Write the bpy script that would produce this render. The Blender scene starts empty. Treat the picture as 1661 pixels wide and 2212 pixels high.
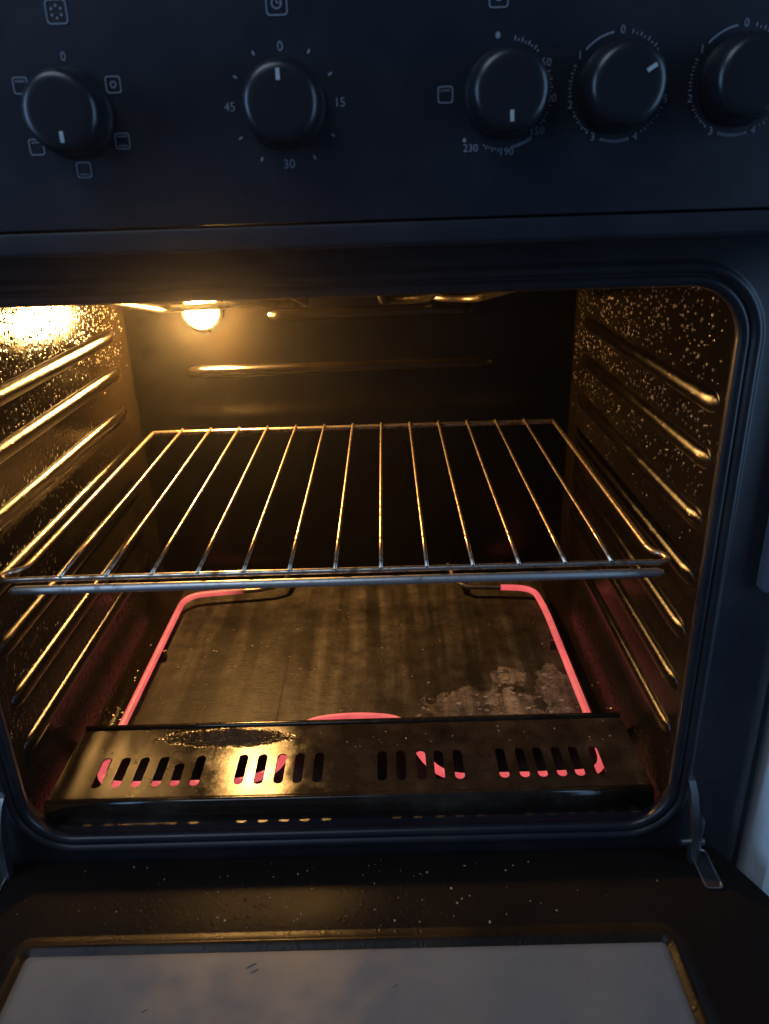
import bpy, bmesh, math, random
from mathutils import Vector, Matrix

random.seed(7)
GLARE_DENSITY = 0.022
scene = bpy.context.scene
COL = scene.collection

# ------------------------------------------------------------------ camera
cam_data = bpy.data.cameras.new("camera")
cam = bpy.data.objects.new("camera", cam_data)
COL.objects.link(cam)
RI = Vector((0.99954098, -0.00326291, -0.03011935))
UP = Vector((0.02899234, 0.39147961, 0.91972994))
FW = Vector((-0.00879011, 0.920181, -0.39139451))
m = Matrix.Identity(4)
for i in range(3):
    m[i][0], m[i][1], m[i][2] = RI[i], UP[i], -FW[i]
m.translation = Vector((0.0377, -0.4101, 0.2277))
cam.matrix_world = m
cam_data.sensor_fit = 'HORIZONTAL'
cam_data.sensor_width = 36.0
cam_data.lens = 36.0 * 1629.34 / 1661.0
cam_data.dof.use_dof = True
cam_data.dof.focus_distance = 0.62
cam_data.dof.aperture_fstop = 17.0
cam_data.clip_start = 0.01
cam_data.clip_end = 50
scene.camera = cam

# ------------------------------------------------------------------ world, room light, exposure
world = bpy.data.worlds.new("World")
scene.world = world
world.use_nodes = True
bg = world.node_tree.nodes["Background"]
bg.inputs[0].default_value = (0.30, 0.48, 1.0, 1)
bg.inputs[1].default_value = 0.075

def area_light(name, loc, target, sx, sy, power, color):
    d = bpy.data.lights.new(name, 'AREA')
    d.shape = 'RECTANGLE'; d.size = sx; d.size_y = sy
    d.energy = power; d.color = color
    o = bpy.data.objects.new(name, d)
    COL.objects.link(o)
    o.location = loc
    o.rotation_euler = (Vector(target) - Vector(loc)).to_track_quat('-Z', 'Y').to_euler()
    return o

# daylight from the kitchen windows, to the left and to the right of the cook
area_light("window_light_right", (1.9, -0.75, 0.25), (0.2, 0.0, 0.0), 0.9, 1.8, 22.0, (0.34, 0.60, 1.0))
area_light("window_light_left", (-1.9, -0.9, 0.45), (-0.1, 0.0, 0.1), 0.7, 1.2, 20.0, (0.32, 0.57, 1.0))
area_light("overhead_fill", (-0.75, -1.0, 1.7), (0.0, -0.1, 0.0), 1.2, 0.8, 16.0, (0.62, 0.78, 1.0))  # overhead fill added to brighten the door glass, more so at left

scene.view_settings.view_transform = 'Standard'
scene.view_settings.look = 'None'
scene.view_settings.exposure = 0.0
scene.view_settings.gamma = 1.0
scene.view_settings.use_curve_mapping = False
scene.render.engine = 'CYCLES'
scene.cycles.use_denoising = True
scene.cycles.max_bounces = 8
scene.cycles.sample_clamp_indirect = 6.0

# ------------------------------------------------------------------ node helpers
def new_mat(name):
    mt = bpy.data.materials.new(name)
    mt.use_nodes = True
    nt = mt.node_tree
    return mt, nt, nt.nodes["Principled BSDF"]

def N(nt, kind, **kw):
    n = nt.nodes.new(kind)
    for k, v in kw.items():
        setattr(n, k, v)
    return n

def coords(nt):
    return N(nt, 'ShaderNodeTexCoord').outputs['Object']

def noise(nt, vec, scale, detail=3, rough=0.55):
    n = N(nt, 'ShaderNodeTexNoise')
    n.inputs['Scale'].default_value = scale
    n.inputs['Detail'].default_value = detail
    n.inputs['Roughness'].default_value = rough
    nt.links.new(vec, n.inputs['Vector'])
    return n.outputs['Fac']

def ramp(nt, fac, stops):
    r = N(nt, 'ShaderNodeValToRGB')
    e = r.color_ramp.elements
    while len(e) < len(stops):
        e.new(0.5)
    for el, (p, c) in zip(e, stops):
        el.position = p
        el.color = c if len(c) == 4 else (*c, 1)
    nt.links.new(fac, r.inputs['Fac'])
    return r.outputs['Color']

def g(v):
    return (v, v, v, 1)

def math_n(nt, op, a, b=None, clamp=False):
    n = N(nt, 'ShaderNodeMath', operation=op, use_clamp=clamp)
    for i, v in enumerate((a, b)):
        if v is None:
            continue
        if isinstance(v, (int, float)):
            n.inputs[i].default_value = v
        else:
            nt.links.new(v, n.inputs[i])
    return n.outputs[0]

def mix_col(nt, fac, a, b):
    n = N(nt, 'ShaderNodeMix', data_type='RGBA')
    nt.links.new(fac, n.inputs[0])
    for i, v in ((6, a), (7, b)):
        if isinstance(v, tuple):
            n.inputs[i].default_value = v if len(v) == 4 else (*v, 1)
        else:
            nt.links.new(v, n.inputs[i])
    return n.outputs[2]

def bump(nt, bsdf, height, strength, dist, prev=None):
    b = N(nt, 'ShaderNodeBump')
    b.inputs['Strength'].default_value = strength
    b.inputs['Distance'].default_value = dist
    nt.links.new(height, b.inputs['Height'])
    if prev is not None:
        nt.links.new(prev, b.inputs['Normal'])
    nt.links.new(b.outputs[0], bsdf.inputs['Normal'])
    return b.outputs[0]

def voronoi(nt, vec, scale, out='Distance', feature='F1'):
    v = N(nt, 'ShaderNodeTexVoronoi', feature=feature)
    v.inputs['Scale'].default_value = scale
    nt.links.new(vec, v.inputs['Vector'])
    return v.outputs[out]

# ------------------------------------------------------------------ materials
def mat_enamel(name, base, rough, spots=0.0, spot_scale=330, peel=0.15, stain=(0.02, 0.012, 0.006), spec=0.5, rvar=0.16):
    mt, nt, b = new_mat(name)
    co = coords(nt)
    n1 = noise(nt, co, 14, 5)
    col = mix_col(nt, ramp(nt, n1, [(0.42, g(0)), (0.72, g(1))]), base, stain)
    nt.links.new(col, b.inputs['Base Color'])
    r = math_n(nt, 'MULTIPLY_ADD', noise(nt, co, 45, 4), rvar)
    nt.nodes[-1].inputs[2].default_value = rough - rvar / 2
    nt.links.new(r, b.inputs['Roughness'])
    b.inputs['Specular IOR Level'].default_value = spec
    nrm = bump(nt, b, noise(nt, co, 160, 2), peel, 0.0008)
    if spots > 0:
        d = voronoi(nt, co, spot_scale)
        cc = voronoi(nt, co, spot_scale, 'Color')
        sep = N(nt, 'ShaderNodeSeparateColor')
        nt.links.new(cc, sep.inputs[0])
        patch = ramp(nt, noise(nt, co, 22, 3), [(0.34, g(0.2)), (0.52, g(1))])
        on = math_n(nt, 'MULTIPLY', math_n(nt, 'SUBTRACT', sep.outputs[0], 0.25, True), 1.5)
        q = math_n(nt, 'MULTIPLY', d, 1 / 0.44)
        h = math_n(nt, 'SUBTRACT', 1.0, math_n(nt, 'MULTIPLY', q, q), True)
        h = math_n(nt, 'MULTIPLY', h, on)
        h = math_n(nt, 'MULTIPLY', h, patch)
        bump(nt, b, h, 1.0, spots * 0.001, nrm)
    return mt

M_CAVITY = mat_enamel("enamel_cavity_wall", (0.0055, 0.004, 0.0024), 0.24, spec=0.3, rvar=0.08, spots=0.35, spot_scale=230, stain=(0.008,0.0055,0.003))
M_RIB = mat_enamel("enamel_shelf_rib", (0.003, 0.0022, 0.0015), 0.37, spec=0.6, rvar=0.08, peel=0.12, spots=0.14, spot_scale=260, stain=(0.006,0.004,0.002))
M_SPLAT = mat_enamel("baked_grease_drops", (0.010, 0.006, 0.003), 0.30, rvar=0.1, peel=0.0, stain=(0.02, 0.012, 0.006))
M_REAR = mat_enamel("enamel_rear_wall", (0.002, 0.0017, 0.0015), 0.26, spec=0.35, rvar=0.06, spots=0.0, peel=0.1, stain=(0.005,0.0035,0.002))
M_FRAME = mat_enamel("enamel_front_frame", (0.007, 0.008, 0.012), 0.36, spec=0.32, spots=0.0, peel=0.06, stain=(0.016, 0.015, 0.016))
M_DOOR = mat_enamel("enamel_door_liner", (0.007, 0.006, 0.0055), 0.42, spots=0.15, spot_scale=260, peel=0.12, stain=(0.010,0.008,0.006), spec=0.12)
M_TRIM = mat_enamel("enamel_door_trim", (0.006, 0.005, 0.004), 0.34, spec=0.12, spots=0.12, spot_scale=300, peel=0.2)
M_PANEL = mat_enamel("control_panel_black", (0.009, 0.011, 0.016), 0.42, spec=0.22, spots=0.0, peel=0.05, rvar=0.3, stain=(0.016, 0.017, 0.021))

def mat_plate():
    mt, nt, b = new_mat("greasy_base_plate")
    co = coords(nt)
    n1 = noise(nt, co, 38, 6, 0.65)
    n2 = noise(nt, co, 9, 4)
    c1 = ramp(nt, n1, [(0.3, (0.006, 0.004, 0.003)), (0.55, (0.018, 0.014, 0.010)), (0.8, (0.042, 0.034, 0.025))])
    col = mix_col(nt, ramp(nt, n2, [(0.4, g(0)), (0.75, g(0.8))]), c1, (0.005, 0.004, 0.003))
    nt.links.new(col, b.inputs['Base Color'])
    b.inputs['Metallic'].default_value = 0.0
    nt.links.new(ramp(nt, n1, [(0.3, g(0.2)), (0.75, g(0.34))]), b.inputs['Roughness'])
    nrm = bump(nt, b, n1, 0.18, 0.001)
    # a crust of burnt drips near the back-left of the plate
    sp = N(nt, 'ShaderNodeSeparateXYZ'); nt.links.new(co, sp.inputs[0])
    ax = math_n(nt, 'MULTIPLY', math_n(nt, 'ADD', sp.outputs[0], 0.105), 1 / 0.055)
    ay = math_n(nt, 'MULTIPLY', math_n(nt, 'SUBTRACT', sp.outputs[1], 0.086), 1 / 0.012)
    rr = math_n(nt, 'ADD', math_n(nt, 'MULTIPLY', ax, ax), math_n(nt, 'MULTIPLY', ay, ay))
    rr = math_n(nt, 'ADD', rr, math_n(nt, 'MULTIPLY', noise(nt, co, 80, 3), 1.2))
    msk = math_n(nt, 'SUBTRACT', 1.7, rr, True)
    h = math_n(nt, 'MULTIPLY', math_n(nt, 'SUBTRACT', 0.6, voronoi(nt, co, 420)), msk)
    bump(nt, b, h, 0.9, 0.003, nrm)
    return mt
M_PLATE = mat_plate()

def mat_floor():
    mt, nt, b = new_mat("burnt_cavity_floor")
    co = coords(nt)
    n1 = noise(nt, co, 60, 8, 0.7)
    n2 = noise(nt, co, 12, 4)
    mp = N(nt, 'ShaderNodeMapping'); mp.inputs['Scale'].default_value = (0.25, 1.0, 1.0)
    nt.links.new(co, mp.inputs[0])
    n3 = noise(nt, mp.outputs[0], 420, 4, 0.6)
    c = ramp(nt, n1, [(0.25, (0.010, 0.008, 0.006)), (0.5, (0.050, 0.044, 0.039)), (0.8, (0.105, 0.095, 0.084))])
    c = mix_col(nt, ramp(nt, n2, [(0.40, g(0)), (0.78, g(0.75))]), c, (0.005, 0.004, 0.003))
    sp = N(nt, 'ShaderNodeSeparateXYZ'); nt.links.new(co, sp.inputs[0])
    def blob(cx, cy, rx, ry):
        ax = math_n(nt, 'MULTIPLY', math_n(nt, 'SUBTRACT', sp.outputs[0], cx), 1 / rx)
        ay = math_n(nt, 'MULTIPLY', math_n(nt, 'SUBTRACT', sp.outputs[1], cy), 1 / ry)
        return math_n(nt, 'ADD', math_n(nt, 'MULTIPLY', ax, ax), math_n(nt, 'MULTIPLY', ay, ay))
    d = math_n(nt, 'MINIMUM', blob(0.120, 0.150, 0.058, 0.030), blob(0.188, 0.170, 0.020, 0.042))
    d = math_n(nt, 'MINIMUM', d, blob(0.147, 0.196, 0.018, 0.016))
    d = math_n(nt, 'ADD', d, math_n(nt, 'MULTIPLY', math_n(nt, 'SUBTRACT', noise(nt, co, 75, 6, 0.7), 0.5), 3.4))
    msk = ramp(nt, d, [(0.70, g(1)), (0.90, g(0.75)), (0.95, g(0.12)), (1.0, g(0))])
    fl = ramp(nt, noise(nt, co, 110, 8, 0.75), [(0.34, (0.04, 0.033, 0.03)), (0.60, (0.24, 0.21, 0.20))])
    c = mix_col(nt, msk, c, fl)
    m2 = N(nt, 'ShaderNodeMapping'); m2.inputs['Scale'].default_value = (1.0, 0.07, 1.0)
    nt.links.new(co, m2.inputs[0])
    shadow_bands = ramp(nt, noise(nt, m2.outputs[0], 70, 3), [(0.32, g(0)), (0.6, g(0.75))])  # front-to-back shadow bands of the rack wires, painted into the floor colour
    c = mix_col(nt, shadow_bands, c, (0.008, 0.0065, 0.005))
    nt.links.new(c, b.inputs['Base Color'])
    b.inputs['Roughness'].default_value = 0.36
    nrm = bump(nt, b, n1, 0.5, 0.002)
    nrm = bump(nt, b, n3, 0.5, 0.0008, nrm)
    bump(nt, b, msk, 0.9, 0.0016, nrm)
    return mt
M_FLOOR = mat_floor()

def mat_metal(name, base, rough, grime=(0.12, 0.08, 0.05), metallic=1.0, mask=(0.5, 0.75)):
    mt, nt, b = new_mat(name)
    co = coords(nt)
    f = ramp(nt, noise(nt, co, 120, 5, 0.65), [(mask[0], g(0)), (mask[1], g(1))])
    nt.links.new(mix_col(nt, f, base, grime), b.inputs['Base Color'])
    b.inputs['Metallic'].default_value = metallic
    nt.links.new(ramp(nt, f, [(0, g(rough)), (1, g(min(1, rough + 0.25)))]), b.inputs['Roughness'])
    bump(nt, b, noise(nt, co, 500, 3), 0.15, 0.0004)
    return mt
M_WIRE = mat_metal("chromed_wire", (0.60, 0.52, 0.43), 0.30, (0.16, 0.10, 0.06), mask=(0.44, 0.64))
M_BAR = mat_metal("dull_steel_bar", (0.52, 0.50, 0.47), 0.46, (0.20, 0.17, 0.14))
M_TUBE = mat_metal("heating_tube_dark", (0.20, 0.17, 0.14), 0.38, (0.08, 0.06, 0.05))
M_HINGE = mat_metal("hinge_steel", (0.26, 0.27, 0.28), 0.36, (0.06, 0.055, 0.05))
M_SOCKET = mat_metal("lamp_socket_steel", (0.35, 0.30, 0.22), 0.35, (0.15, 0.10, 0.06))

def mat_emit(name, col, strength, base=(0.05, 0.02, 0.02)):
    mt, nt, b = new_mat(name)
    b.inputs['Base Color'].default_value = (*base, 1)
    b.inputs['Roughness'].default_value = 0.5
    b.inputs['Emission Color'].default_value = (*col, 1)
    b.inputs['Emission Strength'].default_value = strength
    return mt
M_GLOW = mat_emit("glowing_heating_tube", (1.0, 0.150, 0.155), 0.80, (0.05, 0.025, 0.02))
_nt = M_GLOW.node_tree
_co = coords(_nt)
_b = _nt.nodes["Principled BSDF"]
_sp = N(_nt, 'ShaderNodeSeparateXYZ'); _nt.links.new(_co, _sp.inputs[0])
_ax = math_n(_nt, 'ABSOLUTE', _sp.outputs[0])
# the tube cools towards its two terminals, which lie at the back near the middle
_end = math_n(_nt, 'MULTIPLY', math_n(_nt, 'SUBTRACT', _ax, 0.128), 1 / 0.030, True)
_back = math_n(_nt, 'LESS_THAN', _sp.outputs[1], 0.25)
_k = math_n(_nt, 'MAXIMUM', _end, _back)
_var = ramp(_nt, noise(_nt, _co, 35, 4), [(0.3, g(0.62)), (0.7, g(0.95))])
_nt.links.new(math_n(_nt, 'MULTIPLY', _k, _var), _b.inputs['Emission Strength'])
_nt.links.new(ramp(_nt, noise(_nt, _co, 18, 3), [(0.3, (1.0, 0.105, 0.135)), (0.7, (1.0, 0.155, 0.150))]), _b.inputs['Emission Color'])
M_BULB = mat_emit("lit_bulb_glass", (1.0, 0.51, 0.14), 1750.0)

def mat_simple(name, base, rough, metallic=0.0, spec=0.5, rvar=0.16):
    mt, nt, b = new_mat(name)
    co = coords(nt)
    dk = tuple(v * 0.7 for v in base)
    nt.links.new(mix_col(nt, noise(nt, co, 90, 4), base, dk), b.inputs['Base Color'])
    b.inputs['Roughness'].default_value = rough
    b.inputs['Metallic'].default_value = metallic
    b.inputs['Specular IOR Level'].default_value = spec
    return mt
M_KNOB = mat_simple("knob_black_plastic", (0.010, 0.011, 0.014), 0.3, 0.0, 0.4)
M_PRINT = mat_simple("panel_print_grey", (0.17, 0.19, 0.225), 0.6)
M_POINTER = mat_simple("knob_pointer_white", (0.36, 0.40, 0.40), 0.55)
M_SLOT = mat_simple("slot_dark_void", (0.006, 0.006, 0.007), 0.6)
M_CRUMB = mat_simple("crumb_baked", (0.20, 0.155, 0.11), 0.7)
def mat_flake():
    mt, nt, b = new_mat("burnt_flake_crust")
    co = coords(nt)
    nt.links.new(ramp(nt, noise(nt, co, 140, 6, 0.7), [(0.30, (0.04, 0.033, 0.03)), (0.66, (0.22, 0.192, 0.182))]), b.inputs['Base Color'])
    b.inputs['Roughness'].default_value = 0.85
    b.inputs['Specular IOR Level'].default_value = 0.1
    bump(nt, b, noise(nt, co, 500, 5), 0.6, 0.0008)
    return mt
M_FLAKE = mat_flake()
M_WHITE = mat_simple("cabinet_white_laminate", (0.62, 0.64, 0.66), 0.5)

def mat_glass():
    # inner door glass: black printed border, hazy grease-filmed window
    mt, nt, b = new_mat("door_glass_filmed")
    co = coords(nt)
    sp = N(nt, 'ShaderNodeSeparateXYZ'); nt.links.new(co, sp.inputs[0])
    ax = math_n(nt, 'ABSOLUTE', sp.outputs[0])
    dx = math_n(nt, 'SUBTRACT', 0.199, ax)
    dy = math_n(nt, 'SUBTRACT', -0.0795, sp.outputs[1])
    d = math_n(nt, 'MINIMUM', dx, dy)
    msk = ramp(nt, math_n(nt, 'MULTIPLY_ADD', d, 45.0), [(0.0, g(0)), (0.45, g(1))])
    film = ramp(nt, noise(nt, co, 24, 6, 0.65), [(0.3, (0.078, 0.092, 0.104)), (0.75, (0.098, 0.112, 0.124))])
    brd = ramp(nt, noise(nt, co, 50, 5), [(0.3, (0.014, 0.012, 0.010)), (0.8, (0.030, 0.025, 0.020))])
    c = mix_col(nt, msk, brd, film)
    nt.links.new(c, b.inputs['Base Color'])
    nt.links.new(ramp(nt, noise(nt, co, 60, 4), [(0.3, g(0.32)), (0.7, g(0.48))]), b.inputs['Roughness'])
    bump(nt, b, noise(nt, co, 240, 3), 0.04, 0.0005)
    return mt
M_GLASS = mat_glass()

def to_beckmann(mt, spec=1.0, rough_scale=1.0):
    """swap the principled shader for plain diffuse under a clear gloss without long tails"""
    nt = mt.node_tree
    p = nt.nodes["Principled BSDF"]
    def src(name):
        l = p.inputs[name].links
        return l[0].from_socket if l else None
    dif = N(nt, 'ShaderNodeBsdfDiffuse')
    glo = N(nt, 'ShaderNodeBsdfAnisotropic', distribution='BECKMANN')
    fre = N(nt, 'ShaderNodeLayerWeight')
    mix = N(nt, 'ShaderNodeMixShader')
    c = src('Base Color')
    if c is not None:
        nt.links.new(c, dif.inputs['Color'])
    r = src('Roughness')
    if r is not None:
        nt.links.new(math_n(nt, 'MULTIPLY', r, rough_scale), glo.inputs['Roughness'])
    else:
        glo.inputs['Roughness'].default_value = p.inputs['Roughness'].default_value * rough_scale
    n = src('Normal')
    if n is not None:
        for q in (dif, glo, fre):
            nt.links.new(n, q.inputs['Normal'])
    glo.inputs['Color'].default_value = (1, 1, 1, 1)
    f5 = math_n(nt, 'POWER', fre.outputs['Facing'], 5.0)
    f5 = math_n(nt, 'MULTIPLY_ADD', f5, 0.8 * spec)
    nt.nodes[-1].inputs[2].default_value = 0.042 * spec
    nt.links.new(f5, mix.inputs[0])
    nt.links.new(dif.outputs[0], mix.inputs[1])
    nt.links.new(glo.outputs[0], mix.inputs[2])
    out = [q for q in nt.nodes if q.type == 'OUTPUT_MATERIAL'][0]
    nt.links.new(mix.outputs[0], out.inputs['Surface'])
    nt.nodes.remove(p)

to_beckmann(M_CAVITY, 0.9)
to_beckmann(M_RIB, 1.5)
to_beckmann(M_SPLAT, 1.3)
to_beckmann(M_REAR, 0.45)
to_beckmann(M_DOOR, 0.05, 0.85)
to_beckmann(M_PLATE, 0.6, 0.82)
to_beckmann(M_FLOOR, 0.22, 1.2)
to_beckmann(M_GLASS, 0.35, 0.95)

# ------------------------------------------------------------------ mesh helpers
def link(name, me, mat, parent=None, smooth=True, angle=None):
    o = bpy.data.objects.new(name, me)
    COL.objects.link(o)
    if mat is not None and len(me.materials) == 0:
        me.materials.append(mat)
    if smooth:
        for p in me.polygons:
            p.use_smooth = True
        me.set_sharp_from_angle(angle=math.radians(angle if angle else 40))
    if parent is not None:
        o.parent = parent
    return o

def from_bm(name, bm, mat, parent=None, smooth=True, angle=None, normals=True):
    if normals:
        bmesh.ops.recalc_face_normals(bm, faces=bm.faces)
    me = bpy.data.meshes.new(name)
    bm.to_mesh(me); bm.free()
    return link(name, me, mat, parent, smooth, angle)

def empty(name, loc=(0, 0, 0), parent=None):
    o = bpy.data.objects.new(name, None)
    COL.objects.link(o)
    o.empty_display_size = 0.02
    o.location = loc
    if parent is not None:
        o.parent = parent
    return o

def add_box(bm, x0, x1, y0, y1, z0, z1, bev=0.0):
    r = bmesh.ops.create_cube(bm, size=1)
    vs = r['verts']
    for v in vs:
        v.co = Vector(((x0 + x1) / 2 + v.co.x * (x1 - x0), (y0 + y1) / 2 + v.co.y * (y1 - y0), (z0 + z1) / 2 + v.co.z * (z1 - z0)))
    if bev > 0:
        es = list({e for v in vs for e in v.link_edges})
        bmesh.ops.bevel(bm, geom=es, offset=bev, segments=2, affect='EDGES', profile=0.6)

def box(name, x0, x1, y0, y1, z0, z1, mat, parent=None, bev=0.0):
    bm = bmesh.new()
    add_box(bm, x0, x1, y0, y1, z0, z1, bev)
    return from_bm(name, bm, mat, parent)

def smooth_path(pts, corner=0.0, seg=8):
    """Round the inner corners of a polyline with arcs of a given reach."""
    P = [Vector(p) for p in pts]
    if corner <= 0:
        return P
    out = [P[0]]
    for i in range(1, len(P) - 1):
        a, b, c = P[i - 1], P[i], P[i + 1]
        r = min(corner, (a - b).length * 0.49, (c - b).length * 0.49)
        p0 = b + (a - b).normalized() * r
        p1 = b + (c - b).normalized() * r
        for k in range(seg + 1):
            t = k / seg
            out.append((1 - t) ** 2 * p0 + 2 * t * (1 - t) * b + t * t * p1)
    out.append(P[-1])
    return out

def add_tube(bm, pts, r, sides=10, closed=False, caps=True):
    P = [Vector(p) for p in pts]
    n = len(P)
    rings = []
    prev = None
    for i in range(n):
        if closed:
            t = (P[(i + 1) % n] - P[i - 1]).normalized()
        else:
            t = (P[min(i + 1, n - 1)] - P[max(i - 1, 0)]).normalized()
        if prev is None:
            ref = Vector((0, 0, 1)) if abs(t.z) < 0.9 else Vector((1, 0, 0))
            u = t.cross(ref).normalized()
        else:
            u = (prev - t * prev.dot(t)).normalized()
        prev = u
        w = t.cross(u)
        rad = r(i / (n - 1)) if callable(r) else r
        rings.append([bm.verts.new(P[i] + (u * math.cos(a) + w * math.sin(a)) * rad)
                      for a in [2 * math.pi * k / sides for k in range(sides)]])
    m_ = n if closed else n - 1
    for i in range(m_):
        A, B = rings[i], rings[(i + 1) % n]
        for k in range(sides):
            bm.faces.new((A[k], A[(k + 1) % sides], B[(k + 1) % sides], B[k]))
    if caps and not closed:
        bm.faces.new(rings[0]); bm.faces.new(rings[-1])

def tube(name, pts, r, mat, parent=None, sides=10, closed=False):
    bm = bmesh.new()
    add_tube(bm, pts, r, sides, closed)
    return from_bm(name, bm, mat, parent, angle=60)

def rrect(hx, hy, r, n=10):
    """Rounded rectangle outline, centred, counter-clockwise."""
    r = max(r, 0.0005)
    pts = []
    for cx, cy, a0 in ((hx - r, hy - r, 0), (-hx + r, hy - r, 90), (-hx + r, -hy + r, 180), (hx - r, -hy + r, 270)):
        for k in range(n + 1):
            a = math.radians(a0 + 90 * k / n)
            pts.append((cx + r * math.cos(a), cy + r * math.sin(a)))
    return pts

def rings_mesh(bm, rings):
    L = [[bm.verts.new(p) for p in ring] for ring in rings]
    n = len(L[0])
    for A, B in zip(L, L[1:]):
        for k in range(n):
            bm.faces.new((A[k], A[(k + 1) % n], B[(k + 1) % n], B[k]))
    return L

# ================================================================== THE OVEN
oven = empty("electric_oven", (0, 0, -0.45))
oven["label"] = "black electric oven with its door open, lamp lit and lower element glowing"
oven["category"] = "oven"
OFF = Matrix.Translation((0, 0, 0.45))

def into(o, parent=oven):
    """parent in world coordinates"""
    o.parent = parent
    o.matrix_parent_inverse = Matrix.Translation((0, 0, 0.45)) if parent is oven else Matrix.Identity(4)
    return o

WX = 0.236      # inner half width of the cavity
YR = 0.395      # rear wall
ZT = 0.192      # ceiling
ZF = -0.205     # floor
ZP = -0.180     # slotted base plate

# ---- front frame: a pressed enamel surround with a rolled rim round the opening
OX, OZT, OZB, ORAD = 0.228, 0.1765, -0.1965, 0.030
CZ, HZ = (OZT + OZB) / 2, (OZT - OZB) / 2
def frame_ring(d, y, r=None, hx=None, zt=None, zb=None):
    return [(x, y, CZ + z) for x, z in rrect(OX + d, HZ + d, (ORAD + d) if r is None else r, 12)]
bm = bmesh.new()
prof = [(0.010, 0.030), (0.006, 0.020), (0.001, 0.012), (0.000, 0.006), (0.0008, 0.0022), (0.0028, 0.0002), (0.0052, -0.0006),
        (0.0072, 0.0002), (0.0082, 0.0022), (0.0090, 0.0026), (0.0100, 0.0016), (0.0112, -0.0008), (0.0135, -0.0022), (0.0160, -0.0012),
        (0.0178, 0.0012), (0.0195, 0.0020)]
rings = [frame_ring(d * 0.75, y * 0.6) for d, y in prof]
# the flat of the surround out to a squared edge
def outer_ring(hx, zt, zb, y):
    base = rrect(OX + 0.02, HZ + 0.02, ORAD + 0.02, 12)
    out = []
    n = len(base)
    q = n // 4
    for k, (x, z) in enumerate(base):
        sx = 1 if k < q or k >= 3 * q else -1
        sz = 1 if k < 2 * q else -1
        j = (k % q) / (q - 1)
        # spread the corner points along the two edges of the square corner
        cx, cz = sx * hx, (zt if sz > 0 else zb)
        ix, iz = sx * (OX + 0.02 - ORAD - 0.02), CZ + sz * (HZ + 0.02 - ORAD - 0.02)
        first_is_side = (k // q) in (0, 2)
        if first_is_side:
            p = (cx, iz + (cz - iz) * min(1, 2 * j)) if j <= 0.5 else (cx + (ix - cx) * (2 * j - 1), cz)
        else:
            p = (ix + (cx - ix) * min(1, 2 * j), cz) if j <= 0.5 else (cx, cz + (iz - cz) * (2 * j - 1))
        out.append((p[0], y, p[1]))
    return out
rings.append(outer_ring(0.262, 0.206, -0.232, 0.0022))
rings.append(outer_ring(0.276, 0.213, -0.240, 0.0026))
rings.append(outer_ring(0.284, 0.216, -0.244, 0.0050))
rings.append(outer_ring(0.288, 0.218, -0.246, 0.0110))
rings.append(outer_ring(0.289, 0.219, -0.247, 0.0300))
rings_mesh(bm, rings)
frame = into(from_bm("front_frame", bm, M_FRAME, smooth=True, angle=70))

# upright reflection at the surround's right edge, built as a raised grey strip
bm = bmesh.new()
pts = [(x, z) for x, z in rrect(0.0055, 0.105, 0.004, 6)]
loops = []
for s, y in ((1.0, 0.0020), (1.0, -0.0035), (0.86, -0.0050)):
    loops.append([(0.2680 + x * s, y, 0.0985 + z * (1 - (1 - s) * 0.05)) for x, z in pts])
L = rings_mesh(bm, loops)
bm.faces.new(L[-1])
strip = into(from_bm("reflection_strip", bm, mat_simple("reflection_strip_grey", (0.055, 0.065, 0.08), 0.4), angle=50))

# ---- cavity walls
def side_wall(s):
    prof = [(WX, ZT), (WX, -0.170)]
    for k in range(1, 9):
        a = math.radians(90 * k / 8)
        prof.append((WX - 0.024 * (1 - math.cos(a)), -0.170 - 0.035 * math.sin(a)))
    # extra rows for smooth shading
    bm = bmesh.new()
    ys = [0.020 + (YR - 0.020) * k / 12 for k in range(13)]
    grid = [[bm.verts.new((s * x, y, z)) for y in ys] for x, z in prof]
    for A, B in zip(grid, grid[1:]):
        for k in range(12):
            bm.faces.new((A[k], A[k + 1], B[k + 1], B[k]) if s < 0 else (A[k + 1], A[k], B[k], B[k + 1]))
    return into(from_bm("side_wall", bm, M_CAVITY, normals=False))

# pressed shelf ribs: rounded ridges along each side wall
def rib_mesh(y0, y1, hh, prot, nl=70, nh=14):
    """ridge bulging along +X (towards the middle of the cavity), lying in the Y-Z plane, centred on z=0."""
    bm = bmesh.new()
    grid = []
    LEN = hh * 2.4
    for i in range(nl + 1):
        t = 0.5 - 0.5 * math.cos(math.pi * i / nl)       # denser samples at the ends
        y = y0 + (y1 - y0) * t
        e = min(1.0, max(y0 + LEN - y, 0, y - (y1 - LEN)) / LEN)
        w = hh * max(0.02, 1 - e ** 3) ** 0.5
        A_ = prot * (1 - e * e)
        row = []
        for j in range(nh + 1):
            u = -1 + 2 * j / nh
            u = math.sin(u * math.pi / 2)
            h = A_ * max(0.0, 1 - abs(u) ** 2.2) ** 0.62
            row.append(bm.verts.new((h - (0.0003 if h <= 0 else 0), y, u * w)))
        grid.append(row)
    for A, B in zip(grid, grid[1:]):
        for j in range(nh):
            bm.faces.new((A[j], B[j], B[j + 1], A[j + 1]))
    me = bpy.data.meshes.new("shelf_rib")
    bmesh.ops.recalc_face_normals(bm, faces=bm.faces)
    bm.to_mesh(me); bm.free()
    for p in me.polygons:
        p.use_smooth = True
    me.materials.append(M_RIB)
    return me

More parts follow.
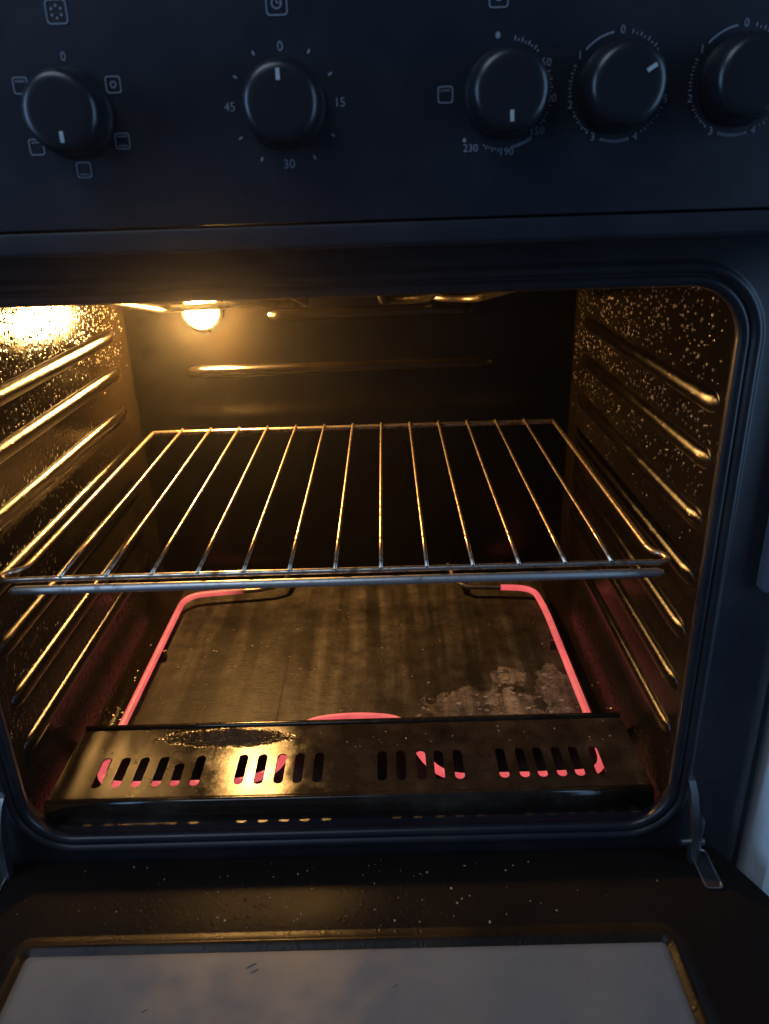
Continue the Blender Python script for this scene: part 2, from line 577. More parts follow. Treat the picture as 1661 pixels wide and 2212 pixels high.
RIB_Z = [0.1030, 0.0665, 0.0250, -0.0155, -0.0585, -0.1010, -0.1420]
rib_me = rib_mesh(0.031, 0.356, 0.0070, 0.0042)
for s in (-1, 1):
    wall = side_wall(s)
    for z in RIB_Z:
        o = bpy.data.objects.new("shelf_rib", rib_me)
        COL.objects.link(o)
        o.parent = wall
        o.location = (s * WX, 0, z)
        o.scale = (-s, 1, 1)

    # baked-on grease spatter, thickest on the upper part of the wall
    rs = random.Random(11 + s)
    vs, fs = [], []
    count = 0
    while count < (1500 if s > 0 else 1500):
        y, z = rs.uniform(0.035, 0.385), rs.uniform(-0.03, 0.186)
        if s > 0:
            dens = min(1.0, max(0.0, (z + 0.02) / 0.10)) * (0.45 + 0.55 * min(1, y / 0.25))
        else:
            dens = min(1.0, max(0.0, (z - 0.045) / 0.06)) ** 1.5
        dens *= 0.25 + 0.75 * (0.5 + 0.5 * math.sin(y * 61 + z * 37) * math.sin(z * 83 - y * 29 + 1.3))
        if rs.random() > dens:
            continue
        if any(abs(z - rz) < 0.0085 for rz in RIB_Z) and y < 0.355:
            continue
        count += 1
        r = 0.00045 + 0.0009 * rs.random() ** 2
        hgt = r * rs.uniform(0.35, 0.7)
        ey, ez = rs.uniform(0.8, 1.5), rs.uniform(0.8, 1.4)
        b0 = len(vs)
        for lv, (rad, hh_) in enumerate(((1.0, -0.1), (0.82, 0.5), (0.5, 0.85))):
            for k in range(8):
                a = 2 * math.pi * k / 8
                vs.append((s * (WX - hgt * hh_), y + r * ey * rad * math.cos(a), z + r * ez * rad * math.sin(a)))
        vs.append((s * (WX - hgt), y, z))
        for lv in range(2):
            for k in range(8):
                q = (b0 + lv * 8 + k, b0 + lv * 8 + (k + 1) % 8, b0 + lv * 8 + 8 + (k + 1) % 8, b0 + lv * 8 + 8 + k)
                fs.append(q if s < 0 else q[::-1])
        for k in range(8):
            q = (b0 + 16 + k, b0 + 16 + (k + 1) % 8, b0 + 24)
            fs.append(q if s < 0 else q[::-1])
    me = bpy.data.meshes.new("grease_spatter")
    me.from_pydata(vs, [], fs)
    o = link("grease_spatter", me, M_SPLAT, wall, True, 180)
    o["kind"] = "stuff"

# rear wall with filleted corners and pressed ribs
bm = bmesh.new()
prof = [(-WX - 0.004, YR), (-0.08, YR), (0.08, YR), (WX + 0.004, YR)]
grid = [[bm.verts.new((x, y, z)) for z in (ZF - 0.004, -0.05, 0.08, ZT + 0.003)] for x, y in prof]
for A, B in zip(grid, grid[1:]):
    for k in range(3):
        bm.faces.new((A[k], B[k], B[k + 1], A[k + 1]))
rear = into(from_bm("rear_wall", bm, M_REAR, normals=False))
def rear_rib(x0, x1, z, hh, prot):
    me = rib_mesh(x0, x1, hh, prot, 60, 10)
    o = bpy.data.objects.new("rear_rib", me)
    COL.objects.link(o)
    o.parent = rear
    # local +X -> world -Y, local Y -> world X
    o.matrix_local = Matrix(((0, 1, 0, 0), (-1, 0, 0, YR), (0, 0, 1, z), (0, 0, 0, 1)))
    return o
rear_rib(-0.176, 0.150, 0.0555, 0.0062, 0.0065)
rear_rib(-0.085, 0.130, 0.1120, 0.0060, 0.0045)
# faint pressed ring low on the rear wall
bm = bmesh.new()
ring_pts = [(0.0 + 0.058 * math.cos(a), YR - 0.0002, -0.055 + 0.058 * math.sin(a)) for a in [2 * math.pi * k / 48 for k in range(48)]]
add_tube(bm, ring_pts, 0.0007, 6, closed=True)
o = from_bm("pressed_ring", bm, M_REAR, rear)

ceil = into(box("ceiling_panel", -WX, WX, 0.022, YR, ZT, ZT + 0.006, M_CAVITY))

# floor, with a raised rectangle pressed in the middle
bm = bmesh.new()
add_box(bm, -WX, WX, 0.010, YR, ZF - 0.006, ZF)
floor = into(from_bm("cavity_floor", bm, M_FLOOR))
bm = bmesh.new()
loops = []
for d, z in ((0.0, ZF - 0.0005), (-0.0025, ZF + 0.0007), (-0.006, ZF + 0.0008)):
    loops.append([(x - 0.002, 0.192 + y, z) for x, y in rrect(0.070 + d, 0.102 + d, 0.006, 5)])
L = rings_mesh(bm, loops)
bm.faces.new(L[-1])
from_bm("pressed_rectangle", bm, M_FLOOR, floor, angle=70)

# ---- slotted base plate at the front
SLOT_X = [-0.192, -0.177, -0.162, -0.1465, -0.1325, -0.1175, -0.084, -0.0688, -0.0538, -0.0394, -0.0242,
          0.0251, 0.0398, 0.0553, 0.0690, 0.0840, 0.1176, 0.1330, 0.1466, 0.1611, 0.1747, 0.1905]
def slot_outline(cx, short=False):
    hw, y0, y1 = 0.0037, 0.0325, 0.0655
    if short:
        y1 = 0.058
    pts = []
    for cy, a0 in ((y1 - hw, 0), (y0 + hw, 180)):
        for k in range(7):
            a = math.radians(a0 + 180 * k / 6)
            pts.append((cx + hw * math.cos(a), cy + hw * math.sin(a)))
    return pts
PX, PY0, PY1 = 0.2235, 0.0215, 0.0985
bm = bmesh.new()
edges = []
for outline in [[(-PX, PY0), (PX, PY0), (PX, PY1), (-PX, PY1)]] + [slot_outline(x, i == 4) for i, x in enumerate(SLOT_X)]:
    vs = [bm.verts.new((x, y, ZP)) for x, y in outline]
    edges += [bm.edges.new((vs[k], vs[(k + 1) % len(vs)])) for k in range(len(vs))]
bmesh.ops.triangle_fill(bm, edges=edges, use_beauty=True)
ret = bmesh.ops.extrude_face_region(bm, geom=list(bm.faces))
for v in [e for e in ret['geom'] if isinstance(e, bmesh.types.BMVert)]:
    v.co.z -= 0.0012
plate = into(from_bm("slotted_base_plate", bm, M_PLATE, angle=30))
# rolled back and front edges, front skirt
def fold(name, sec, mat):
    bm = bmesh.new()
    rows = [[bm.verts.new((x, y, z)) for x in (-PX, -0.11, 0.0, 0.11, PX)] for y, z in sec]
    for A, B in zip(rows, rows[1:]):
        for k in range(4):
            bm.faces.new((A[k], A[k + 1], B[k + 1], B[k]))
    o = from_bm(name, bm, mat, plate, angle=60)
    sol = o.modifiers.new("thickness", 'SOLIDIFY'); sol.thickness = 0.0008
    return o
def arc(cy, cz, r, a0, a1, n=8):
    return [(cy + r * math.cos(math.radians(a0 + (a1 - a0) * k / n)), cz + r * math.sin(math.radians(a0 + (a1 - a0) * k / n))) for k in range(n + 1)]
fold("back_edge", [(PY1 - 0.001, ZP - 0.0004)] + [(PY1 + 0.0005, ZP - 0.0015)] + arc(PY1 + 0.0045, ZP - 0.0012, 0.0028, 180, 0) + [(PY1 + 0.0075, ZP - 0.014)], M_PLATE)
fold("front_edge", [(PY0 + 0.001, ZP - 0.0004), (PY0 - 0.0004, ZP - 0.0016)] + arc(PY0 - 0.0032, ZP - 0.0014, 0.0022, 0, 150) + [(PY0 - 0.0062, ZP - 0.004), (PY0 - 0.0066, ZP - 0.0172)], M_PLATE)

# ledge between the plate and the rim of the opening
into(box("front_ledge", -OX - 0.006, OX + 0.006, 0.0065, 0.030, -0.2035, -0.1985, M_FRAME))

# ---- lower heating element
ZE = -0.1915
lower = into(empty("lower_heating_element"))
path = [(-0.118, 0.356, ZE), (-0.150, 0.3545, ZE), (-0.200, 0.347, ZE), (-0.2005, 0.300, ZE), (-0.2005, 0.110, ZE), (-0.199, 0.0480, ZE),
        (-0.150, 0.0462, ZE), (-0.085, 0.0465, ZE), (-0.058, 0.060, ZE), (-0.046, 0.118, ZE), (0.0, 0.1255, ZE), (0.047, 0.118, ZE), (0.054, 0.075, ZE),
        (0.074, 0.0465, ZE), (0.150, 0.0462, ZE), (0.199, 0.0480, ZE), (0.2015, 0.110, ZE), (0.2005, 0.295, ZE), (0.196, 0.342, ZE), (0.160, 0.347, ZE), (0.130, 0.349, ZE)]
SP = smooth_path(path, 0.022, 8)
hot = [p for p in SP if not (p.x > -0.128 and p.x < 0 and p.y > 0.3) and not (0 < p.x < 0.158 and p.y > 0.3)]
tube("glowing_tube", hot, 0.0033, M_GLOW, lower, 12)
tube("cold_end", [hot[0], (-0.118, 0.3570, ZE), (-0.100, 0.3600, ZE + 0.002), (-0.088, 0.368, ZE + 0.004), (-0.085, YR, ZE + 0.005)], 0.0031, M_TUBE, lower, 10)
tube("cold_end", [hot[-1], (0.145, 0.3485, ZE), (0.122, 0.3500, ZE), (0.110, 0.357, ZE + 0.003), (0.104, YR, ZE + 0.006)], 0.0031, M_TUBE, lower, 10)
for x, y in ((-0.2005, 0.24), (0.2005, 0.24), (0.0, 0.124)):
    bm = bmesh.new()
    add_box(bm, x - 0.006, x + 0.006, y - 0.0015, y + 0.0015, ZF, ZE - 0.0032)
    from_bm("support_clip", bm, M_TUBE, lower)

# ---- upper grill element, not glowing
ZU = 0.0
def tilt(y):
    return 0.190 - 0.18 * y
upper = into(empty("upper_grill_element"))
UPTH = [(-0.085, YR, ZU + 0.004), (-0.085, 0.352, ZU + 0.002), (-0.178, 0.340, ZU), (-0.176, 0.110, ZU), (-0.085, 0.110, ZU), (-0.075, 0.290, ZU),
        (-0.036, 0.325, ZU), (-0.030, 0.120, ZU), (0.034, 0.120, ZU), (0.036, 0.325, ZU), (0.075, 0.300, ZU), (0.080, 0.110, ZU),
        (0.140, 0.110, ZU), (0.124, 0.335, ZU), (0.085, 0.350, ZU + 0.002), (0.085, YR, ZU + 0.004)]
UPTH = [(x, y, z + tilt(min(y, 0.345))) for x, y, z in UPTH]
tube("grill_tube", smooth_path(UPTH, 0.022, 6), 0.0036, M_TUBE, upper, 10)
for x in (-0.176, -0.033, 0.035, 0.130):
    bm = bmesh.new()
    add_box(bm, x - 0.002, x + 0.002, 0.19, 0.196, tilt(0.193) + 0.003, ZT)
    from_bm("hanger", bm, M_TUBE, upper)

# ---- oven lamp on the rear wall, upper left
lamp = into(empty("oven_lamp"))
LX, LZ = -0.1520, 0.1195
bm = bmesh.new()
rings = []
for r, y in ((0.021, YR + 0.001), (0.021, YR - 0.006), (0.0185, YR - 0.009), (0.0150, YR - 0.009), (0.0150, YR - 0.002)):
    rings.append([(LX + r * math.cos(a), y, LZ + r * math.sin(a)) for a in [2 * math.pi * k / 28 for k in range(28)]])
rings_mesh(bm, rings)
from_bm("lamp_socket", bm, M_SOCKET, lamp)
bm = bmesh.new()
rings = []
for r, y in ((0.0085, YR - 0.001), (0.0085, YR - 0.009), (0.0110, YR - 0.014), (0.0128, YR - 0.021), (0.0120, YR - 0.028), (0.0088, YR - 0.033), (0.0045, YR - 0.0355), (0.0004, YR - 0.036)):
    rings.append([(LX + r * math.cos(a), y, LZ + r * math.sin(a)) for a in [2 * math.pi * k / 20 for k in range(20)]])
L = rings_mesh(bm, rings)
bm.faces.new(L[-1])
from_bm("bulb", bm, M_BULB, lamp, angle=80)

# ---- control panel
YPAN = -0.030
bm = bmesh.new()
add_box(bm, -0.300, 0.300, YPAN, 0.02, 0.2152, 0.365, 0.0012)
panel = into(from_bm("control_panel", bm, M_PANEL))
bm = bmesh.new()
sec = [(YPAN + 0.004, 0.2146), (YPAN + 0.0006, 0.2140), (YPAN, 0.2126), (YPAN, 0.2052), (YPAN + 0.0008, 0.2036), (YPAN + 0.003, 0.2028), (0.012, 0.2036), (0.02, 0.2150)]
rows = [[bm.verts.new((x, y, z)) for x in (-0.300, 0.300)] for y, z in sec]
for A, B in zip(rows, rows[1:]):
    bm.faces.new((A[0], A[1], B[1], B[0]))
from_bm("lower_trim", bm, M_PANEL, panel, angle=25)

def knob(cx, cz, pointer_deg):
    k = empty("control_knob", (cx, YPAN, cz))
    into(k)
    bm = bmesh.new()
    rings = []
    prof = [(0.0182, 0.0002), (0.0184, 0.0022), (0.0176, 0.0034), (0.0171, 0.0040), (0.0166, 0.0130), (0.0164, 0.0150), (0.0157, 0.0166), (0.0146, 0.0176), (0.0132, 0.0182), (0.0112, 0.0184), (0.0060, 0.0184), (0.0003, 0.0184)]
    for r, h in prof:
        rings.append([(r * math.cos(a), -h, r * math.sin(a)) for a in [2 * math.pi * q / 56 for q in range(56)]])
    L = rings_mesh(bm, rings)
    bm.faces.new(L[-1])
    body = from_bm("knob_body", bm, M_KNOB, k, angle=50)
    bm = bmesh.new()
    a = math.radians(pointer_deg)
    dx, dz = math.sin(a), math.cos(a)
    tx, tz = dz, -dx
    vs = []
    for u, w in ((0.0078, -0.0008), (0.0122, -0.0008), (0.0122, 0.0008), (0.0078, 0.0008)):
        vs.append(bm.verts.new((dx * u + tx * w, -0.0188, dz * u + tz * w)))
    f = bm.faces.new(vs)
    ex = bmesh.ops.extrude_face_region(bm, geom=[f])
    for v in [e for e in ex['geom'] if isinstance(e, bmesh.types.BMVert)]:
        v.co.y += 0.0012
    from_bm("pointer", bm, M_POINTER, k, smooth=False)
    return k

KN = [(-0.0990, 0.2632, 180), (-0.0044, 0.2640, 0), (0.0938, 0.2656, 178), (0.1435, 0.2665, 58), (0.1968, 0.2676, 55)]
for cx, cz, a in KN:
    knob(cx, cz, a)

# printed marks, thin sheets just proud of the panel
YM = YPAN - 0.0004
def text(body, cx, cz, size, name="dial_number"):
    cu = bpy.data.curves.new(name, 'FONT')
    cu.body = body
    cu.size = size
    cu.align_x = 'CENTER'; cu.align_y = 'CENTER'
    cu.resolution_u = 2
    tmp = bpy.data.objects.new("tmp", cu)
    COL.objects.link(tmp)
    dg = bpy.context.evaluated_depsgraph_get()
    me = bpy.data.meshes.new_from_object(tmp.evaluated_get(dg))
    bpy.data.objects.remove(tmp)
    me.transform(Matrix(((1, 0, 0, cx), (0, 0, 1, YM), (0, 1, 0, cz), (0, 0, 0, 1))))
    me.materials.clear(); me.materials.append(M_PRINT)
    return link(name, me, M_PRINT, panel, smooth=False)

def stroke(bm, a, b, w):
    a, b = Vector((a[0], 0, a[1])), Vector((b[0], 0, b[1]))
    d = (b - a).normalized()
    n = Vector((-d.z, 0, d.x)) * w / 2
    vs = [bm.verts.new((p.x, YM, p.z)) for p in (a - n, b - n, b + n, a + n)]
    bm.faces.new(vs)

def ring_print(bm, loop_out, loop_in):
    A = [bm.verts.new((x, YM, z)) for x, z in loop_out]
    B = [bm.verts.new((x, YM, z)) for x, z in loop_in]
    n = len(A)
    for k in range(n):
        bm.faces.new((A[k], A[(k + 1) % n], B[(k + 1) % n], B[k]))

def dot_print(bm, cx, cz, rx, rz=None, n=14):
    rz = rz or rx
    bm.faces.new([bm.verts.new((cx + rx * math.cos(2 * math.pi * k / n), YM, cz + rz * math.sin(2 * math.pi * k / n))) for k in range(n)])

def symbol(cx, cz, kind, s=0.0034):
    bm = bmesh.new()
    ring_print(bm, [(cx + x, cz + z) for x, z in rrect(s, s, s * 0.35, 4)], [(cx + x, cz + z) for x, z in rrect(s - 0.0005, s - 0.0005, s * 0.28, 4)])
    w = 0.00045
    if 't' in kind:
        stroke(bm, (cx - s * 0.62, cz + s * 0.55), (cx + s * 0.62, cz + s * 0.55), w)
    if 'b' in kind:
        stroke(bm, (cx - s * 0.62, cz - s * 0.55), (cx + s * 0.62, cz - s * 0.55), w)
    if 'w' in kind:
        xs = [cx + s * (-0.62 + 1.24 * k / 6) for k in range(7)]
        for k in range(6):
            stroke(bm, (xs[k], cz + s * (0.62 if k % 2 else 0.36)), (xs[k + 1], cz + s * (0.36 if k % 2 else 0.62)), w)
    if 'o' in kind:
        ring_print(bm, [(cx + s * 0.42 * math.cos(a), cz + s * 0.42 * math.sin(a)) for a in [2 * math.pi * k / 16 for k in range(16)]],
                   [(cx + s * 0.27 * math.cos(a), cz + s * 0.27 * math.sin(a)) for a in [2 * math.pi * k / 16 for k in range(16)]])
    if 's' in kind:
        for k in range(6):
            a = math.radians(60 * k + 30)
            dot_print(bm, cx + s * 0.5 * math.cos(a), cz + s * 0.5 * math.sin(a), s * 0.12, n=8)
    if 'c' in kind:
        ring_print(bm, [(cx + s * 0.5 * math.cos(a), cz + s * 0.5 * math.sin(a)) for a in [2 * math.pi * k / 16 for k in range(16)]],
                   [(cx + s * 0.38 * math.cos(a), cz + s * 0.38 * math.sin(a)) for a in [2 * math.pi * k / 16 for k in range(16)]])
        stroke(bm, (cx, cz), (cx, cz + s * 0.4), w)
        stroke(bm, (cx, cz), (cx + s * 0.3, cz), w)
    return from_bm("function_symbol", bm, M_PRINT, panel, smooth=False)

# mode selector
text("0", -0.0991, 0.2856, 0.0052)
symbol(-0.0988, 0.3022, 's', 0.0046)
symbol(-0.0792, 0.2744, 'o'); symbol(-0.0788, 0.2520, 'tb'); symbol(-0.0983, 0.2407, 'b')
symbol(-0.1180, 0.2507, 't'); symbol(-0.1200, 0.2752, 'w')
bm = bmesh.new(); stroke(bm, (-0.0854, 0.2724), (-0.0844, 0.2736), 0.0006)
from_bm("dial_scale", bm, M_PRINT, panel, smooth=False)["kind"] = "stuff"
# timer
text("0", -0.0046, 0.2866, 0.0056); text("15", 0.0202, 0.2644, 0.0052); text("30", -0.0042, 0.2402, 0.0056); text("45", -0.0288, 0.2640, 0.0052)
symbol(-0.0048, 0.3026, 'c', 0.0046)
bm = bmesh.new()
for k in range(12):
    if k % 3:
        a = math.radians(30 * k)
        stroke(bm, (-0.0044 + 0.0232 * math.sin(a), 0.2636 + 0.0232 * math.cos(a)), (-0.0044 + 0.0250 * math.sin(a), 0.2636 + 0.0250 * math.cos(a)), 0.0009)
from_bm("dial_scale", bm, M_PRINT, panel, smooth=False)["kind"] = "stuff"
# thermostat
text("50", 0.1112, 0.2772, 0.0046); text("100", 0.1130, 0.2633, 0.0046); text("150", 0.1083, 0.2505, 0.0046)
text("190", 0.0948, 0.2424, 0.0046); text("230", 0.0785, 0.2443, 0.0046)
symbol(0.0671, 0.2661, 'wt'); symbol(0.0897, 0.3022, 'o', 0.0042)
bm = bmesh.new()
dot_print(bm, 0.0897, 0.2881, 0.0011, 0.0013); dot_print(bm, 0.0757, 0.2477, 0.0009)
tc = (0.0935, 0.2655)
def ticks(bm, c, r0, r1, a0, a1, n, w=0.0005, alt=True):
    for k in range(n):
        a = math.radians(a0 + (a1 - a0) * k / (n - 1))
        rr1 = r1 if (k % 2 == 0 or not alt) else r0 + (r1 - r0) * 0.55
        stroke(bm, (c[0] + r0 * math.sin(a), c[1] + r0 * math.cos(a)), (c[0] + rr1 * math.sin(a), c[1] + rr1 * math.cos(a)), w)
ticks(bm, tc, 0.0208, 0.0226, 10, 40, 8)
ticks(bm, tc, 0.0196, 0.0214, 66, 88, 6)
ticks(bm, tc, 0.0196, 0.0214, 104, 126, 6)
ticks(bm, tc, 0.0208, 0.0222, 146, 170, 9, 0.0006, False)
ticks(bm, tc, 0.0216, 0.0232, 186, 204, 6)
from_bm("dial_scale", bm, M_PRINT, panel, smooth=False)["kind"] = "stuff"
# two hob controls
for cx, cz in ((0.1435, 0.2667), (0.1965, 0.2676)):
    bm = bmesh.new()
    R0 = 0.0208
    for i, dg_ in enumerate((0, 305, 253, 207, 155, 104)):
        a = math.radians(dg_)
        text("012345"[i], cx + 0.0218 * math.sin(a), cz + 0.0218 * math.cos(a), 0.0046)
    ticks(bm, (cx, cz), R0, R0 + 0.0016, 12, 48, 8)
    ticks(bm, (cx, cz), R0, R0 + 0.0014, 262, 294, 9)
    ticks(bm, (cx, cz), R0, R0 + 0.0014, 216, 244, 8)
    ticks(bm, (cx, cz), R0, R0 + 0.0012, 164, 197, 11, 0.0006, False)
    ticks(bm, (cx, cz), R0, R0 + 0.0014, 113, 146, 8)
    for k in range(10):
        a0, a1 = math.radians(314 + 3.6 * k), math.radians(314 + 3.6 * (k + 1))
        rr = R0 + 0.0006
        stroke(bm, (cx + rr * math.sin(a0), cz + rr * math.cos(a0)), (cx + rr * math.sin(a1), cz + rr * math.cos(a1)), 0.0007)
    from_bm("dial_scale", bm, M_PRINT, panel, smooth=False)["kind"] = "stuff"

# ---- open door, lying level
ZD = -0.217
door = into(empty("oven_door"))
def door_ring(d, z):
    return [(x, -0.2365 + y, z) for x, y in rrect(0.214 + d, 0.1705 + d, 0.0125 + d, 10)]
bm = bmesh.new()
prof = [(-0.0110, ZD - 0.0024), (-0.0088, ZD - 0.0018), (-0.0072, ZD - 0.0006), (-0.0050, ZD + 0.0008), (-0.0035, ZD + 0.0013), (-0.0020, ZD + 0.0010), (-0.0008, ZD + 0.0002), (0.0040, ZD)]
rings = [door_ring(d, z) for d, z in prof]
n = len(rings[0])
rings_mesh(bm, rings)
from_bm("glass_trim", bm, M_TRIM, door, angle=60)
bm = bmesh.new()
rings = rings[-1:]
def door_outer(hx, y0, y1, ch, z):
    base = rrect(0.214, 0.1705, 0.016, 10)
    q = n // 4
    out = []
    corners = [(hx, y1), (-hx, y1), (-hx, y0), (hx, y0)]
    for k in range(n):
        c = corners[k // q]
        j = (k % q) / (q - 1)
        sx, sy = (1 if c[0] > 0 else -1), (1 if c[1] == y1 else -1)
        pa = (c[0], c[1] - sy * ch * 2.1)   # on the side
        pb = (c[0] - sx * ch, c[1])         # on the front / back
        if (k // q) in (1, 3):
            pa, pb = pb, pa
        out.append((pa[0] + (pb[0] - pa[0]) * j, pa[1] + (pb[1] - pa[1]) * j, z))
    return out
rings.append(door_outer(0.283, -0.445, -0.0035, 0.020, ZD))
rings.append(door_outer(0.285, -0.447, -0.0015, 0.020, ZD - 0.0012))
rings.append(door_outer(0.286, -0.448, -0.0008, 0.020, ZD - 0.004))
rings.append(door_outer(0.286, -0.448, -0.0008, 0.020, ZD - 0.028))
rings_mesh(bm, rings)
into(from_bm("door_liner", bm, M_DOOR, angle=45)).parent = door
bpy.data.objects["door_liner"].matrix_parent_inverse = Matrix.Identity(4)
bm = bmesh.new()
loops = [door_ring(-0.0085, ZD - 0.0060), door_ring(-0.0085, ZD - 0.0022), door_ring(-0.0092, ZD - 0.0016)]
L = rings_mesh(bm, loops)
bm.faces.new(L[-1])
gl = from_bm("glass_pane", bm, M_GLASS, door, angle=40)

# hinge arms and the slots they enter
for s in (-1, 1):
    hinge = empty("door_hinge", (0, 0, 0), door)
    x0 = 0.2405 * s
    bm = bmesh.new()
    # curved flat arm out of the frame and down to the door
    pth = [(0.006, -0.1520), (-0.001, -0.1540), (-0.006, -0.1600), (-0.0095, -0.1700), (-0.0115, -0.1820), (-0.0125, -0.1950), (-0.0130, -0.2080), (-0.0140, -0.2180)]
    wid = [0.0030, 0.0045, 0.0065, 0.0080, 0.0085, 0.0080, 0.0070, 0.0060]
    L_, R2 = [], []
    for xo in (-0.0022, 0.0022):
        for side, sign in ((0, -1), (1, 1)):
            pass
    quads = []
    for (y, z), w in zip(pth, wid):
        xx = x0 + s * (0.004 * (-0.152 - z) / 0.066)
        quads.append([bm.verts.new((xx + xo, y + yo, z)) for xo, yo in ((-0.0024, -w / 2), (0.0024, -w / 2), (0.0024, w / 2), (-0.0024, w / 2))])
    for A, B in zip(quads, quads[1:]):
        for k in range(4):
            bm.faces.new((A[k], A[(k + 1) % 4], B[(k + 1) % 4], B[k]))
    bm.faces.new(quads[0]); bm.faces.new(quads[-1])
    from_bm("hinge_arm", bm, M_HINGE, hinge, angle=30)
    # second leaf with a rivet
    bm = bmesh.new()
    add_box(bm, x0 + s * 0.0075 - 0.002, x0 + s * 0.0075 + 0.002, -0.0130, -0.0035, -0.2165, -0.1820, 0.0012)
    from_bm("hinge_leaf", bm, M_HINGE, hinge)
    tube("rivet", [(x0 - 0.005, -0.0110, -0.2020), (x0 + s * 0.0115, -0.0110, -0.2020)], 0.0026, M_HINGE, hinge, 12)
    # slot in the liner with a turned-up steel edge
    bm = bmesh.new()
    lo = [[(x0 + s * 0.0105 + x, -0.0215 + y, z) for x, y in rrect(0.0062 + d, 0.0170 + d, 0.003, 4)] for d, z in ((0.0, ZD - 0.0008), (0.0, ZD + 0.0012), (-0.0008, ZD + 0.0014), (-0.0014, ZD + 0.0006))]
    rings_mesh(bm, lo)
    from_bm("slot_rim", bm, M_HINGE, hinge)
    bm = bmesh.new()
    bm.faces.new([bm.verts.new((x0 + s * 0.0105 + x, -0.0215 + y, ZD + 0.0005)) for x, y in rrect(0.0052, 0.0160, 0.003, 4)])
    from_bm("slot_opening", bm, M_SLOT, hinge, smooth=False)

# cooker body behind the front: plain side and base sheets
into(box("body_side", -0.292, -0.2885, 0.012, 0.44, -0.45, 0.365, M_PANEL))
into(box("body_side", 0.2885, 0.292, 0.012, 0.44, -0.45, 0.365, M_PANEL))
into(box("lower_front", -0.288, 0.288, 0.006, 0.02, -0.45, -0.248, M_FRAME))

# ================================================================== THE RACK
YF = 0.030
RDEP = 0.325
rack = empty("oven_rack", (0, YF, 0))
rack["label"] = "chromed wire oven rack with thirteen long rods on the middle shelf rib"
rack["category"] = "oven rack"
def rk(pts):
    return [(x, y - YF, z) for x, y, z in pts]
fr = [(-0.2110, YF + RDEP, 0), (-0.2110, YF + 0.020, 0), (-0.2135, YF + 0.013, 0), (-0.2200, YF + 0.009, 0.0005), (-0.2215, YF + 0.002, 0), (-0.2180, YF - 0.0005, -0.0005), (-0.19, YF - 0.0005, 0),
      (0.19, YF - 0.0005, 0), (0.2140, YF - 0.0005, -0.0005), (0.2185, YF + 0.002, 0), (0.2175, YF + 0.009, 0.0005), (0.2135, YF + 0.013, 0), (0.2110, YF + 0.020, 0), (0.2110, YF + RDEP, 0)]
pts = smooth_path(fr, 0.006, 5)
tube("frame_rod", rk(pts), 0.0020, M_WIRE, rack, 10)
tube("back_rod", rk([(-0.2110, YF + RDEP, 0), (0.2110, YF + RDEP, 0)]), 0.0026, M_WIRE, rack, 10)
tube("front_bar", rk([(-0.2140, YF - 0.003, -0.0068), (-0.211, YF - 0.003, -0.0068), (0.211, YF - 0.003, -0.0068), (0.2140, YF - 0.003, -0.0068)]), lambda t: 0.0030 if 0.2 < t < 0.8 else 0.0018, M_BAR, rack, 12)
bm = bmesh.new()
add_tube(bm, [(0, -0.002, 0.0020), (0, 0.05, 0.0026), (0, 0.16, 0.0020), (0, 0.28, 0.0024), (0, RDEP + 0.004, 0.0024)], 0.0013, 8)
bmesh.ops.recalc_face_normals(bm, faces=bm.faces)
wire_me = bpy.data.meshes.new("wire")
bm.to_mesh(wire_me); bm.free()
for p in wire_me.polygons:
    p.use_smooth = True
wire_me.materials.append(M_WIRE)
for i in range(13):
    o = bpy.data.objects.new("wire", wire_me)
    COL.objects.link(o)
    o.parent = rack
    o.location = (-0.21 + 0.03 * (i + 1), 0, 0)

# ================================================================== crumbs and the neighbour
bm = bmesh.new()
def crumb(x, y, z, s):
    r = bmesh.ops.create_icosphere(bm, subdivisions=1, radius=s)
    sx, sy, sz = (random.uniform(0.6, 1.5) for _ in range(3))
    for v in r['verts']:
        v.co = Vector((x + v.co.x * sx * random.uniform(0.7, 1.3), y + v.co.y * sy * random.uniform(0.7, 1.3), z + max(v.co.z * sz * 0.7, -s * 0.2)))
for k in range(95):
    x = random.gauss(0.0, 0.10)
    if abs(x) > 0.25:
        continue
    crumb(x, random.uniform(-0.060, -0.006), ZD, random.choice((0.0003, 0.0004, 0.0005, 0.0008)))
for k in range(70):
    crumb(random.gauss(0.0, 0.10), random.uniform(-0.14, -0.080), ZD - 0.0016, random.choice((0.0003, 0.0004, 0.0006)))
for k in range(40):
    crumb(random.uniform(-0.21, 0.21), random.uniform(0.068, 0.095), ZP, random.choice((0.0004, 0.0006, 0.0008)))
for k in range(120):
    crumb(random.uniform(-0.19, 0.19), random.uniform(0.12, 0.34), ZF + 0.001, random.choice((0.0004, 0.0006, 0.0009)))
for sx_, sy_, ln in ((-0.062, -0.086, 0.006), (-0.058, -0.089, 0.004), (0.03, -0.10, 0.003), (-0.12, -0.112, 0.003)):
    add_tube(bm, [(sx_, sy_, ZD - 0.0013), (sx_ + ln, sy_ + ln * 0.55, ZD - 0.0012)], 0.00035, 5)
crumbs = from_bm("crumbs", bm, M_CRUMB, smooth=False)
crumbs["kind"] = "stuff"
crumbs["label"] = "tiny baked crumbs scattered over the open door and oven floor"
crumbs["category"] = "crumbs"

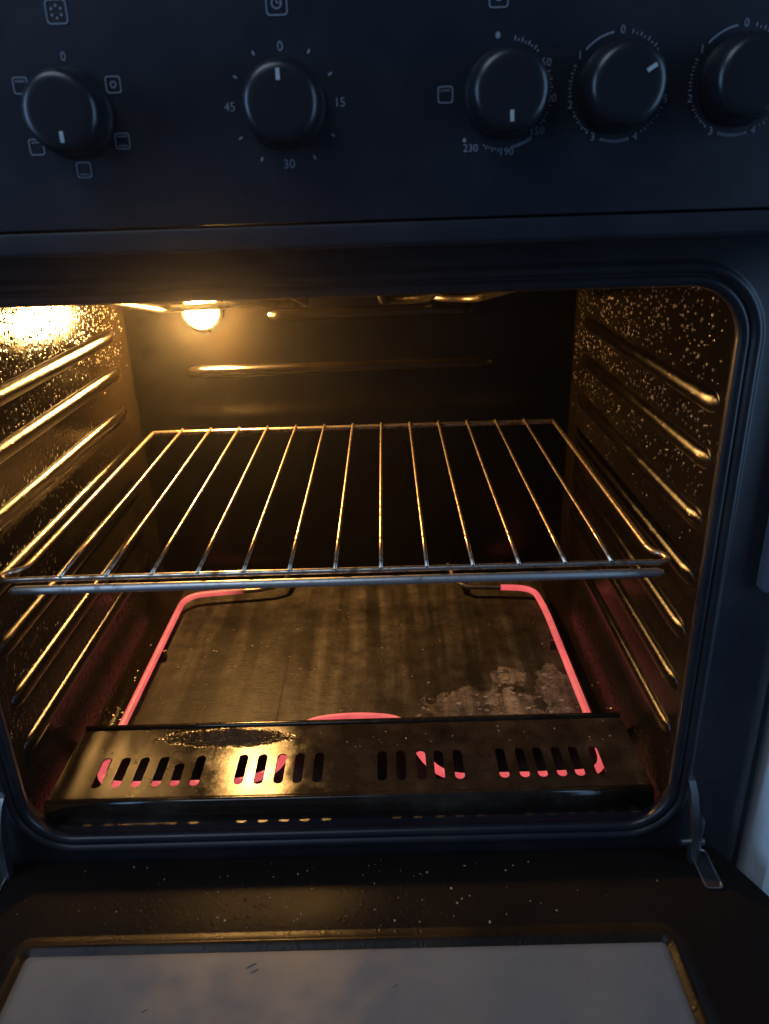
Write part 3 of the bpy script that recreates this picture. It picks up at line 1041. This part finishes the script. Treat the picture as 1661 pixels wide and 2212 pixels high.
rf = random.Random(5)
bm = bmesh.new()
def flake(x, y, r):
    n_ = rf.randint(7, 11)
    rad = [r * rf.uniform(0.5, 1.2) for _ in range(n_)]
    tx, ty = rf.uniform(-0.03, 0.03), rf.uniform(-0.03, 0.03)
    top, bot = [], []
    z0 = ZF + 0.0003 + rf.uniform(0, 0.0004)
    for k in range(n_):
        a = 2 * math.pi * k / n_
        px, py = rad[k] * math.cos(a), rad[k] * math.sin(a) * 0.8
        z = z0 + px * tx + py * ty + rf.uniform(-0.0001, 0.0002)
        top.append(bm.verts.new((x + px, y + py, z)))
        bot.append(bm.verts.new((x + px * 0.95, y + py * 0.95, min(z, z0) - 0.0007)))
    bm.faces.new(top); bm.faces.new(bot[::-1])
    for k in range(n_):
        bm.faces.new((bot[k], bot[(k + 1) % n_], top[(k + 1) % n_], top[k]))
for k in range(85):
    u = rf.random()
    if u < 0.55:
        x, y = rf.gauss(0.122, 0.026), rf.gauss(0.146, 0.013)
    elif u < 0.85:
        x, y = rf.gauss(0.182, 0.009), rf.gauss(0.168, 0.022)
    else:
        x, y = rf.gauss(0.146, 0.010), rf.gauss(0.196, 0.008)
    if abs(abs(x) - 0.2005) < 0.006 or y < 0.115:
        continue
    flake(x, y, rf.choice((0.0009, 0.0014, 0.002, 0.003)))
fl = from_bm("burnt_flakes", bm, M_FLAKE, smooth=False)
fl["kind"] = "stuff"
fl["label"] = "pale burnt flakes peeling on the oven floor at right"
fl["category"] = "burnt residue"

bm = bmesh.new()
add_box(bm, 0.300, 0.60, -0.012, 0.44, -0.45, 0.36, 0.002)
cab = from_bm("kitchen_cabinet", bm, M_WHITE)
cab["label"] = "pale kitchen cabinet side standing right beside the oven"
cab["category"] = "cabinet"

# ================================================================== thin volume added to imitate lens glare round the lamp
mt = bpy.data.materials.new("glare_haze_volume")
mt.use_nodes = True
nt = mt.node_tree
nt.nodes.clear()
out = nt.nodes.new('ShaderNodeOutputMaterial')
vol = nt.nodes.new('ShaderNodeVolumePrincipled')
vol.inputs['Color'].default_value = (0.9, 0.88, 0.85, 1)
vol.inputs['Density'].default_value = GLARE_DENSITY
vol.inputs['Anisotropy'].default_value = 0.9
nt.links.new(vol.outputs[0], out.inputs['Volume'])
bm = bmesh.new()
add_box(bm, -0.9, 0.9, -0.7, 0.55, -1.45, 0.40)
glare_haze = from_bm("glare_haze", bm, mt, smooth=False)
glare_haze["kind"] = "stuff"
glare_haze["label"] = "thin added veil imitating lens glare round the oven lamp"
glare_haze["category"] = "glare_haze"
